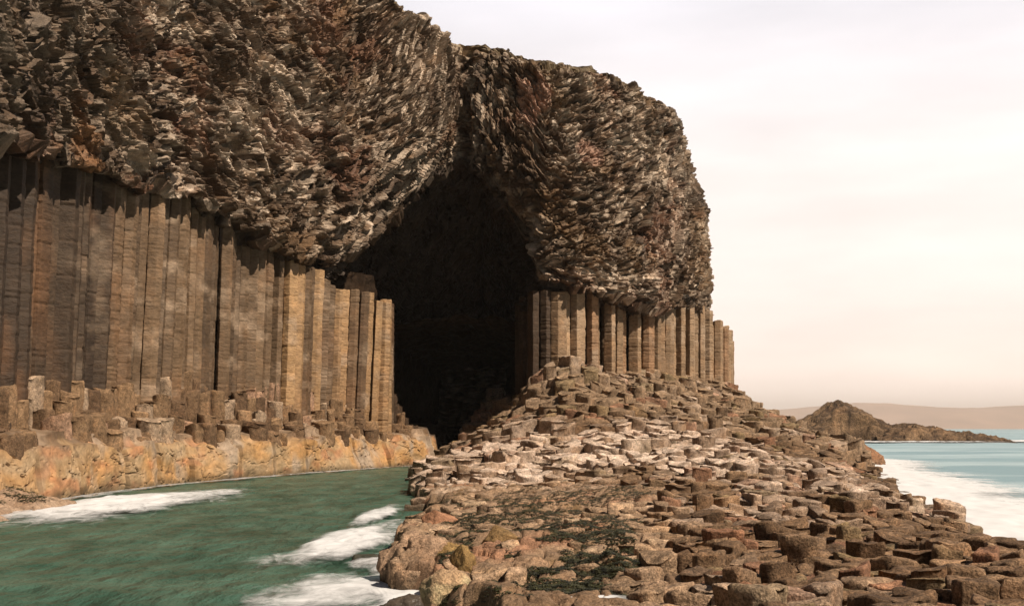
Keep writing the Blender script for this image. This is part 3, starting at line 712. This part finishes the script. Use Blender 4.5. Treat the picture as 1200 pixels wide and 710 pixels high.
# labels of the blocks: by look, then by what they stand beside
def zone(b):
    px, py, y = b['px'], b['py'], b['y']
    if y < 17: return 'at the near shore edge, bottom centre' if px < 900 else ('at the near shore edge, lower right corner' if px > 1060 else 'at the near shore edge, right of centre')
    if b['flat'] and y < 42: return 'beside the seaweed patch' if px > 560 else 'by the water left of the seaweed'
    if y < 27: return 'just right of the seaweed patch' if px < 840 else ('in the near rows below the white surf' if px > 1020 else 'in the near rows between seaweed and surf')
    if y < 40: return 'behind the seaweed patch' if px < 780 else ('beside the white surf on the middle shore' if px > 980 else 'on the middle shore')
    if y < 56: return 'at the front of the pale platform' if px < 760 else ('by the surf at the far bend of the shore' if px > 960 else 'on the flat ground below the rubble slope')
    if y < 74: return 'on the pale platform facing the cave' if px < 720 else 'at the foot of the rubble slope'
    return 'on the rubble slope below the right columns' if px > 640 else 'at the sill of the cave mouth'
ADJ = {'pale': 'pale', 'tan': 'tan', 'rusty': 'rust tinged', 'brown': 'dark brown'}
for b in ALLB:
    look = 'tall' if b['j'] > .25 else ('low sunken' if b['j'] < -.32 else ('tilted' if math.hypot(*b['tilt']) > .22 else 'flat topped'))
    z = zone(b)
    tag(b['obj'], f"{look} {ADJ[b['kind']]} block {z}", 'block', f"{look} {ADJ[b['kind']]} basalt blocks {z}")

# stumps at the foot of the left wall
st_seeds = []
for k in range(0, 4):
    o0 = 1.15 + k * .85
    for s_ in np.arange(4, lq[-1] - 44, .95):
        i = int(np.interp(s_, lq, np.arange(len(lq))))
        jx = RNG.uniform(-.4, .4); jo = RNG.uniform(-.35, .35)
        st_seeds.append((lp[i, 0] - on[i, 0] * (o0 + jo) + tx[i, 0] * (jx + (.55 if k % 2 else 0)), lp[i, 1] - on[i, 1] * (o0 + jo) + tx[i, 1] * (jx + (.55 if k % 2 else 0)), k, s_))
sp_ = cells([(a, b) for a, b, _, _ in st_seeds], 1.0)
TOPK = [3.1, 3.8, 4.9, 6.0]
SMAP = []
for n_, ((x, y, k, s_), poly) in enumerate(zip(st_seeds, sp_)):
    if poly is None or y < 40 or y > 101 or area(poly) < .38: continue
    if k == 0 and RNG.uniform() < .3: continue
    zt_ = TOPK[k] + RNG.normal() * .35 + .7 * float(vnoise(np.array([s_ / 5.0]), np.array([k * 3.3]), seed=410)[0]) - (.5 if y < 52 else 0)
    if y > 88: zt_ -= (y - 88) * .10
    v, f, top, base = stump_mesh(poly, zt_, 1.9, (RNG.normal() * .12, RNG.normal() * .12), .16, 5000 + n_, worn=RNG.uniform(.2, .7), shrink=.03)
    rg = np.random.default_rng(6000 + n_)
    base_c = lerp(BROWN * 1.2, TAN * 1.1, rg.uniform()); kind = 'brown'
    if rg.uniform() < .07: base_c = np.array((.27, .19, .14)); kind = 'pinkish'
    elif rg.uniform() < .15: base_c = GREY * .95; kind = 'pale grey'
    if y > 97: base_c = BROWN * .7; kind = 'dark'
    lich = np.clip(fbm(v[:, 0] / .5, v[:, 1] / .5, v[:, 2] / .5, oct=3, seed=401) * 2.2, 0, 1)
    cc = lerp(base_c, np.minimum(base_c * 1.7, .5), (lich * np.where(top, .8, .3))[:, None])
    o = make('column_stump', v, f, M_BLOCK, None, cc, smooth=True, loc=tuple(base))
    row = ('on the orange ledge rim', 'in the front row above the ledge', 'in the middle row above the ledge', 'against the standing columns')[k]
    part = 'far left' if y < 52 else ('below the tall brown columns' if y < 66 else ('below the grey columns' if y < 82 else ('below the golden columns' if y < 95 else 'inside the cave mouth')))
    tag(o, f'{kind} column stump {row}, {part}', 'stump', f'{kind} stumps {row}, {part}')

# ------------------------------------------------------------------ loose boulders
def boulder(x, y, z0, rx, ry, rz, tone, mat, label, seed, group=None, name='boulder', worn=.5):
    nu, nv = 72, 46
    th = np.linspace(0, 2 * np.pi, nu, endpoint=False); ph = np.linspace(-.45 * np.pi, .5 * np.pi, nv)
    TH, PH = np.meshgrid(th, ph)
    d = np.stack([np.cos(PH) * np.cos(TH), np.cos(PH) * np.sin(TH), np.sin(PH)], -1)
    rg = np.random.default_rng(seed)
    m = np.ones(TH.shape) * 1.15
    for _ in range(34):                                   # planes shave the ball into facets
        a = rg.normal(size=3); a /= np.linalg.norm(a)
        dot = d @ a; lim = rg.uniform(.62, .98)
        m = np.where(dot > .05, np.minimum(m, lim / np.maximum(dot, .05)), m)
    m = m + .10 * fbm(d[..., 0] * 2 + seed, d[..., 1] * 2, d[..., 2] * 2, oct=5, seed=501, gain=.62) - .13 * np.abs(fbm(d[..., 0] * 2.6 + seed, d[..., 1] * 2.6, d[..., 2] * 2.6, oct=4, seed=503)) + .04
    v = d * m[..., None] * np.array((rx, ry, rz)) + np.array((x, y, z0 + rz * .35))
    v = v.reshape(-1, 3)
    li = np.clip(fbm(v[:, 0] / .3, v[:, 1] / .3, v[:, 2] / .3, oct=3, seed=502) * 2, 0, 1)
    cc = lerp(np.asarray(tone), np.minimum(np.asarray(tone) * 1.6, .5), li[:, None] * .7)
    o = make(name, v, [grid_faces(nv, nu, wrap=True), (np.arange(nu) + (nv - 1) * nu)[None], np.arange(nu)[::-1][None]], mat, None, cc, smooth=True, loc=(x, y, z0))
    return tag(o, label, 'boulder', group)
def at(px, py, z):                                        # where a pixel's line meets height z
    d = (CH - z) * F / (py - HY); return (px - CX) / F * d, d
DKW = (.060, .052, .042)
x, y = at(470, 683, .0); boulder(x, y, -.15, .34, .3, .36, DKW, M_WET, 'small dark wet boulder alone in the white foam', 1)
x, y = at(484, 716, .0); boulder(x, y, -.15, .62, .45, .35, DKW, M_WET, 'broad dark wet boulder washed by foam at the bottom edge', 2)
x, y = at(437, 657, .0); boulder(x, y, -.22, .8, .8, .30, (.055, .06, .045), M_WET, 'low dark slab awash left of the pinkish rocks', 3)
PKT = (.31, .23, .17); OLV = (.19, .135, .06); RS = (.27, .155, .10)
for k, (px, py, rx, ry, rz, tn, lb) in enumerate([
        (462, 652, .45, .5, .42, PKT, 'pinkish angular boulder at the waterside above the foam'),
        (483, 636, .5, .55, .42, PKT, 'pale pinkish boulder behind the waterside boulders'),
        (500, 655, .5, .5, .38, PKT, 'light tan boulder left of the olive brown boulders'),
        (516, 620, .6, .7, .4, RS, 'low reddish rock above the olive brown boulders'),
        (525, 655, .5, .5, .5, OLV, 'broad olive brown boulder beside its smaller twin'),
        (541, 668, .33, .35, .45, OLV, 'small olive brown boulder beside its broader twin'),
        (528, 690, .5, .45, .5, (.40, .30, .20), 'rounded tan boulder at the bottom edge left of centre'),
        (508, 700, .3, .4, .55, (.22, .16, .11), 'dark brown boulder between foam and rounded tan boulder'),
        (495, 590, .7, .8, .45, (.40, .31, .24), 'pale boulder on the water edge above the breaking wave'),
        (500, 566, .9, 1.0, .6, (.40, .32, .26), 'large pale boulder at the channel edge near the cave'),
        (587, 648, .5, .4, .35, (.20, .14, .07), 'low brown boulder amid the seaweed'),
        (655, 690, .5, .45, .3, PKT, 'low flat tan boulder below the seaweed')]):
    x, y = at(px, py, .55); z0 = max(shore_z(x, y) - .25, -.3)
    boulder(x, y, z0, rx, ry, rz, tn, M_SHORE, lb, 20 + k)
x, y = P(1010, 535, 97)[:2]; boulder(x, y, -.4, 2.6, 2.0, 1.7, (.22, .13, .08), M_BLOCK, 'reddish rock standing in the surf off the far shore', 40)
x, y = P(1022, 538, 93)[:2]; boulder(x, y, -.4, 1.6, 1.4, .9, (.20, .13, .085), M_BLOCK, 'low reddish rock in the surf beside a taller one', 41)

# rock shelf at the left
gx, gy = np.meshgrid(np.linspace(-24, -11.5, 180), np.linspace(30, 52, 260))
sdv = dist_poly(gx, gy, [(-24, 31), (-16.6, 31), (-17.6, 36.5), (-18.2, 41), (-17.6, 45), (-19.2, 48), (-21, 49.5), (-24, 50)]) + .5 * vnoise(gx / 1.6, gy / 1.6, seed=600) + .25 * vnoise(gx / .5, gy / .5, seed=601)
gz = .12 + .75 * sstep(0, 4, sdv) + .28 * fbm(gx / 1.4, gy / 1.4, oct=4, seed=602) + .14 * (voro(gx / .8, gy / .8, seed=603)[4][0] - .5)
gz = lerp(-.8, gz, sstep(-.4, .4, sdv))
cc = lerp(np.array((.27, .20, .15)), np.array((.36, .29, .23)), np.clip(.5 + fbm(gx, gy, oct=3, seed=604), 0, 1)[..., None])
shelf = make('rock_shelf', np.stack([gx, gy, gz], -1).reshape(-1, 3), [grid_faces(260, 180)], M_SHORE, None, cc.reshape(-1, 3), smooth=True, loc=(-19, 40, 0))
tag(shelf, 'low pale rock shelf at the foot of the left wall, fringed by foam', 'rock shelf')

# ------------------------------------------------------------------ seaweed: flat blades in clumps
def seaweed(name, label, pts, size, seed):
    rg = np.random.default_rng(seed); V_, F_ = [], []
    for n_, (x, y, z) in enumerate(pts):
        for b in range(4):
            a = rg.uniform(0, 6.28); L = size * rg.uniform(.6, 1.5); w = size * rg.uniform(.15, .3); lift = rg.uniform(.02, .5) * size
            px, py = x + rg.normal() * size * .6, y + rg.normal() * size * .6
            dx, dy = math.cos(a), math.sin(a); k = len(V_)
            for t, zz in ((0, lift * .4), (.4, lift), (.75, lift * .7), (1, 0.0)):
                ww = w * (1 - .6 * abs(t - .45)); cu = math.sin(t * 3 + a) * size * .15
                V_.append((px + dx * L * t - dy * (ww + cu), py + dy * L * t + dx * (ww + cu), z + zz + .015)); V_.append((px + dx * L * t + dy * (ww - cu), py + dy * L * t - dx * (ww - cu), z + zz * .6 + .015))
            for t in range(3): F_.append((k + 2 * t, k + 2 * t + 1, k + 2 * t + 3, k + 2 * t + 2))
    o = make(name, np.array(V_), [np.array(F_)], M_WEED, None, None, smooth=True)
    return tag(o, label, 'seaweed', None, 'stuff')
rg = np.random.default_rng(77)
px, py = rg.uniform(515, 775, 220000), rg.uniform(578, 700, 220000)
x, y = at(px, py, .7)
m = fbm(x / 1.9, y / 2.6, oct=4, seed=700, gain=.6)
band = np.exp(-((py - 612) / 24) ** 2) * np.where((px > 570) & (px < 745), 1, .4) + .8 * np.exp(-((py - 655) / 22) ** 2 - ((px - 690) / 60) ** 2) + 1.0 * np.exp(-((py - 597) / 12) ** 2 - ((px - 560) / 36) ** 2) + .7 * np.exp(-((py - 625) / 12) ** 2 - ((px - 620) / 50) ** 2) + .45 * np.exp(-((py - 685) / 12) ** 2 - ((px - 660) / 70) ** 2)
ok = (dist_poly(x, y, SMOOTH) > .2) & (.55 * m + .55 * fbm(x / .5, y / .7, oct=3, seed=702) + .46 * band > .13)
pts = [(a, b, shore_z(a, b)) for a, b in zip(x[ok][:42000], y[ok][:42000])]
seaweed('seaweed', 'dark green seaweed patch draped over the tan rock in the foreground', pts, .042, 1)
x, y = rg.uniform(-22, -15.5, 9000), rg.uniform(35, 51, 9000)
m = fbm(x / 1.6, y / 1.6, oct=3, seed=701)
zz_ = gz[((y - 30) / 22 * 259).astype(int), ((x + 24) / 12.5 * 179).astype(int)]
ok = (zz_ > .35) & (m > .08)
pts = list(zip(x[ok][:1200], y[ok][:1200], zz_[ok][:1200]))
seaweed('seaweed', 'blackish seaweed clinging to the pale rock shelf at left', pts, .09, 2)

# ------------------------------------------------------------------ water
u_, d_ = np.linspace(-.62, .12, 420), np.geomspace(9, 160, 520)
wy = np.broadcast_to(d_[:, None], (520, 420)).copy(); wx = u_[None] * wy
wz = .10 * fbm(wx / 3.0 + .3 * wy, wy / 2.2, oct=4, seed=800) - .02
water = make('water', np.stack([wx, wy, wz], -1).reshape(-1, 3), [grid_faces(520, 420)], M_WATER, None, None, smooth=True)
tag(water, 'dark green sea water of the channel leading into the cave', None, None, 'structure')
lx = [-19000, -400, -60, 0, 60, 400, 19000]; ly = [-400, 5, 60, 160, 400, 2000, 19000]
gx2, gy2 = np.meshgrid(lx, ly)
sea = make('sea', np.stack([gx2, gy2, gx2 * 0 - .35], -1).reshape(-1, 3).astype(float), [grid_faces(7, 7)], M_SEA, None, None)
tag(sea, 'pale turquoise open sea reaching the horizon', None, None, 'structure')
u_, d_ = np.concatenate([np.linspace(.18, .62, 260), np.linspace(.64, 2.4, 40)]), np.geomspace(6, 480, 520)
wy = np.broadcast_to(d_[:, None], (520, 300)).copy(); wx = u_[None] * wy
wz = .12 * fbm(wx / 9, wy / 4, oct=3, seed=801) - .06
sea2 = make('sea', np.stack([wx, wy, wz], -1).reshape(-1, 3), [grid_faces(520, 300)], M_SEA, None, None, smooth=True)
tag(sea2, 'milky turquoise swell close to the right shore', None, None, 'structure')

def foam(label, fn, box, n, amp, seed, z0=.03):
    x0, x1, y0, y1 = box
    gx, gy = np.meshgrid(np.linspace(x0, x1, n[0]), np.linspace(y0, y1, n[1]))
    den = np.clip(fn(gx, gy), 0, 1.6)
    z = z0 + amp * den * (.7 + .5 * fbm(gx / .9, gy / 1.3, oct=3, seed=seed)) + .03 * fbm(gx / .4, gy / .6, oct=2, seed=seed + 1) * den
    o = make('sea_foam', np.stack([gx, gy, z], -1).reshape(-1, 3), [grid_faces(n[1], n[0])], M_FOAM, None, None, smooth=True, dens=den)
    return tag(o, label, 'foam', None, 'stuff')
def ell(px, py, hx, hyy, rot=0.0, soft=1.0, z=0.0):
    x0, y0 = at(px, py, z)
    def f(gx, gy):
        a, b = gx - x0, gy - y0; c_, s_ = math.cos(rot), math.sin(rot)
        r = np.sqrt(((a * c_ + b * s_) / hx) ** 2 + ((-a * s_ + b * c_) / hyy) ** 2) + .5 * fbm(gx / (hx * .8), gy / (hyy * .7), oct=3, seed=int(px))
        return 1.15 * sstep(1.15, .25, r) * soft
    return f, x0, y0
f, x0, y0 = ell(150, 592, 3.6, 10.0, -.1)
foam('white breaker spreading from the rock shelf at left', f, (x0 - 5.5, x0 + 5.5, y0 - 14, y0 + 14), (150, 260), .14, 1, .05)
f1_, x0, y0 = ell(412, 634, 1.5, 6.0, -.15); f2__, _, _ = ell(448, 604, .9, 5.5, -.05, .85)
foam('white breaking wave in mid channel beside the rocks', lambda a, b: np.maximum(f1_(a, b), f2__(a, b)), (x0 - 3, x0 + 3.2, y0 - 9, y0 + 18), (150, 320), .12, 2, .05)
f1_, x0, y0 = ell(400, 690, 1.7, 3.4, .0, .8); f2__, _, _ = ell(480, 690, 1.3, 4.2, .1, .95); f3__, _, _ = ell(455, 664, 1.0, 2.6, .2, .7)
foam('white foam washing around the wet boulders', lambda a, b: np.maximum(np.maximum(f1_(a, b), f2__(a, b)), f3__(a, b)), (-6.5, .2, 14, 33), (200, 320), .07, 3, .05)
def along(path_, width, soft, seed, stretch=1.0):
    p = np.array(path_)
    def f(gx, gy):
        d = np.full(gx.shape, 1e9)
        for a, b in zip(p[:-1], p[1:]):
            e = b - a; t = np.clip(((gx - a[0]) * e[0] + (gy - a[1]) * e[1]) / (e @ e), 0, 1)
            d = np.minimum(d, np.hypot(gx - a[0] - t * e[0], gy - a[1] - t * e[1]))
        return soft * sstep(1.1, .15, d / width + .35 * fbm(gx / 3 * stretch, gy / 5 * stretch, oct=3, seed=seed))
    return f
foam('thin line of foam along the orange ledge', along([(-20.3, 44), (-19.4, 60.6), (-15.5, 75), (-10.2, 89.5), (-6.9, 96)], .8, .62, 5), (-22, -5, 42, 98), (170, 420), .04, 5, .06)
rightp = [(11.9, 16), (12.4, 25.5), (13.6, 31.5), (15.8, 39.5), (19.3, 52.5), (22.9, 65), (25.6, 76), (29, 90), (33, 104)]
R0 = np.array(rightp)
def surf(gx, gy):
    xs = np.interp(gy, R0[:, 1], R0[:, 0]); w = np.interp(gy, [16, 30, 45, 60, 80, 104, 140], [3.5, 4.4, 4.8, 4.6, 4.6, 5, 5])
    r = (gx - xs) / w + .38 * fbm(gx / 9, gy / 3.2, oct=4, seed=900) + .12 * fbm(gx / 3, gy / 1.2, oct=3, seed=901)
    return 1.5 * sstep(1.7, .1, r) * sstep(-2.5, -1.0, gx - xs) * sstep(150, 120, gy) * sstep(14, 17, gy)
foam('broad milky white surf along the right shore', surf, (9, 52, 13, 152), (240, 480), .10, 6, .08)
def surf2(gx, gy):
    r = np.hypot((gx - 78) / 38, (gy - 249) / 9) + .3 * fbm(gx / 20, gy / 6, oct=3, seed=910)
    r2 = np.hypot((gx - 128) / 26, (gy - 262) / 22) + .3 * fbm(gx / 20, gy / 6, oct=3, seed=911)
    return np.maximum(sstep(1.1, .5, r), sstep(1.1, .4, r2)) * 1.1
foam('white line of surf breaking round the islet', surf2, (45, 170, 225, 300), (200, 160), .3, 7, .1)
f, x0, y0 = ell(690, 706, .7, .5, 0, .9, z=.62)
foam('small white wash of foam in the foreground rocks', f, (x0 - 1.1, x0 + 1.1, y0 - .9, y0 + .9), (60, 60), .05, 8, .68)

# ------------------------------------------------------------------ islet and far hills
isl = empty('islet', (90, 265, 0))
tag(isl, 'dark brown rocky islet with a pyramid mound and a long low reef in the sea', 'islet')
def ipart(name, gx, gy, gz, label):
    vv = voro(gx / 1.6, gy / 1.6, seed=951)
    n_ = fbm(gx / 4, gy / 4, oct=4, seed=952)
    z = gz + (.7 * n_ + .6 * (vv[4][0] - .5) + .45 * fbm(gx / 1.2, gy / 1.2, oct=2, seed=953)) * sstep(-.2, 1, gz)
    cc = lerp(BROWN * .75, TAN * .95, np.clip(.5 + n_ + .6 * (vv[4][1] - .5), 0, 1)[..., None])
    cc = lerp(cc, np.array((.05, .04, .03)), sstep(.9, .2, z)[..., None] * .8)
    o = make(name, np.stack([gx, gy, z], -1).reshape(-1, 3), [grid_faces(*gx.shape)], M_FAR, isl, cc.reshape(-1, 3), loc=(90, 265, 0)); o.location = (0, 0, 0)
    o['label'] = label
gx, gy = np.meshgrid(np.arange(62, 102, .35), np.arange(250, 292, .35))
prof_x = np.interp(gx, [62, 67, 72, 77, 79.5, 81.5, 85, 89.5, 94, 98, 102], [.5, 2.6, 5.0, 7.9, 8.8, 8.3, 6.5, 4.3, 2.4, .8, -.5])
gy_f = 1 - np.clip(np.abs(gy - 268) / 20, 0, 1) ** 1.7
hollow = np.exp(-((gx - 79) / 3.6) ** 4) * sstep(258, 255.5, gy) * 4.0
gz0 = prof_x * gy_f * 1.06 + .4 - np.where(gy < 252.5, (252.5 - gy) * 1.6, 0)
front = sstep(253, 256.5, gy)
gz0 = np.where(gy < 258, np.minimum(gz0, 3.6 * front + .2 - .4), gz0) - hollow
ipart('mound', gx, gy, gz0, 'pyramid shaped mound with a dark hollow at its foot')
gx, gy = np.meshgrid(np.arange(84, 118, .35), np.arange(246, 276, .35))
prof_x = np.interp(gx, [84, 88, 93, 97, 101, 106, 111, 114.5, 117], [1.5, 3.4, 4.6, 4.2, 3.0, 2.5, 1.6, 1.3, -.6])
gy_f = 1 - np.clip(np.abs(gy - 259) / 11, 0, 1) ** 2.5
ipart('reef', gx, gy, prof_x * gy_f * 1.05 - .4, 'low flat reef running out to the right')
hx = np.linspace(-1900, 13000, 300); hy = np.linspace(12000, 17000, 60)
gx, gy = np.meshgrid(hx, hy)
pxs = gx / 13600 * F + CX
ht = np.interp(pxs, [500, 700, 850, 900, 950, 1000, 1040, 1080, 1130, 1150, 1180, 1200, 1300, 1500], [60, 66, 70, 80, 93, 108, 103, 95, 87, 88, 96, 98, 80, 30])
rid = 1 - np.clip(np.abs(gy - 13600) / np.where(gy < 13600, 1600, 3400), 0, 1) ** 1.6
gz = 3.05 * ht * rid * (1 + .05 * fbm(gx / 900, gy / 900, oct=4, seed=960)) - 12 + 12 * fbm(gx / 360, gy / 360, oct=4, seed=961) * rid
hills = make('hills', np.stack([gx, gy, gz], -1).reshape(-1, 3), [grid_faces(60, 300)], M_HILL, None, None, smooth=True)
tag(hills, 'long low pinkish hills on the far shore fading in haze', None, None, 'structure')

# air
hm, nt = mat_new('sea_air'); n = N(nt)
vol = n('ShaderNodeVolumePrincipled', ins={'Color': (1.0, .91, .83, 1), 'Density': .00008, 'Anisotropy': 0.0})
n('ShaderNodeOutputMaterial', ins={'Volume': vol.outputs[0]})
bx = np.array([(a, b, c_) for a in (-19500, 19500) for b in (-600, 19500) for c_ in (-2.6, 420)], float)
bf = np.array([(0, 1, 3, 2), (4, 6, 7, 5), (0, 4, 5, 1), (2, 3, 7, 6), (0, 2, 6, 4), (1, 5, 7, 3)])
hz = make('haze', bx, [bf], hm); tag(hz, 'pale warm sea haze over the water', None, None, 'stuff')

# ------------------------------------------------------------------ light, sky, camera
SUN = np.array((.70, -.54, .95)); SUN /= np.linalg.norm(SUN)
el = math.asin(SUN[2]); az = math.atan2(SUN[0], SUN[1])
li = bpy.data.lights.new('sun', 'SUN'); li.energy = 5.0; li.angle = math.radians(.5); li.color = (1, .88, .73)
so = bpy.data.objects.new('sun', li); link(so)
from mathutils import Vector
so.rotation_euler = Vector(SUN).to_track_quat('Z', 'Y').to_euler()
w = bpy.data.worlds.new('World'); SC.world = w; w.use_nodes = True
nt = w.node_tree; nt.nodes.clear(); n = N(nt)
sky = n('ShaderNodeTexSky', sky_type='NISHITA', sun_disc=False, sun_elevation=el, sun_rotation=az)
b1 = n('ShaderNodeBackground', ins={'Color': sky.outputs[0], 'Strength': .06})
tc = n('ShaderNodeTexCoord').outputs['Generated']
sep = n('ShaderNodeSeparateXYZ', ins={0: tc})
rp = ramp(n('ShaderNodeValToRGB', ins={'Fac': sep.outputs[2]}), [(0.0, (1.16, .97, .86)), (.10, (1.03, .875, .80)), (.22, (.92, .83, .78)), (.36, (.80, .77, .80)), (.55, (.25, .26, .30)), (1.0, (.08, .10, .14))])
mp = n('ShaderNodeMapping', ins={'Vector': tc, 'Scale': (2.0, 2.0, 9.0)})
cn = n('ShaderNodeTexNoise', ins={'Vector': mp.outputs[0], 'Scale': 1.6, 'Detail': 5.0, 'Roughness': .5})
cr = ramp(n('ShaderNodeValToRGB', ins={'Fac': cn.outputs[0]}), [(.32, .88), (.68, 1.06)])
back_dim = ramp(n('ShaderNodeValToRGB', ins={'Fac': sep.outputs[1]}), [(.0, .10), (.6, 1.0)])  # sky dimmed away from the view direction, to deepen the shadows
mc0 = n('ShaderNodeMix', data_type='RGBA', blend_type='MULTIPLY', ins={0: 1.0, 6: rp.outputs[0], 7: cr.outputs[0]})
mc = n('ShaderNodeMix', data_type='RGBA', blend_type='MULTIPLY', ins={0: 1.0, 6: mc0.outputs[2], 7: back_dim.outputs[0]})
b2 = n('ShaderNodeBackground', ins={'Color': mc.outputs[2], 'Strength': 1.18})
mx = n('ShaderNodeMixShader', ins={0: .85, 1: b1.outputs[0], 2: b2.outputs[0]})
n('ShaderNodeOutputWorld', ins={'Surface': mx.outputs[0]})

cam = bpy.data.cameras.new('camera'); cam.sensor_width = 36; cam.lens = F / 1200 * 36; cam.shift_y = (HY - 355) / 1200
cam.clip_start = .1; cam.clip_end = 30000
co = bpy.data.objects.new('camera', cam); link(co); co.location = (0, 0, CH); co.rotation_euler = (math.pi / 2, 0, 0)
SC.camera = co
SC.render.engine = 'CYCLES'
SC.view_settings.view_transform = 'Standard'; SC.view_settings.look = 'None'; SC.view_settings.exposure = .32; SC.view_settings.gamma = 1
SC.cycles.use_denoising = True; SC.cycles.max_bounces = 4; SC.cycles.diffuse_bounces = 1; SC.cycles.glossy_bounces = 2; SC.cycles.volume_bounces = 0; SC.cycles.transparent_max_bounces = 8
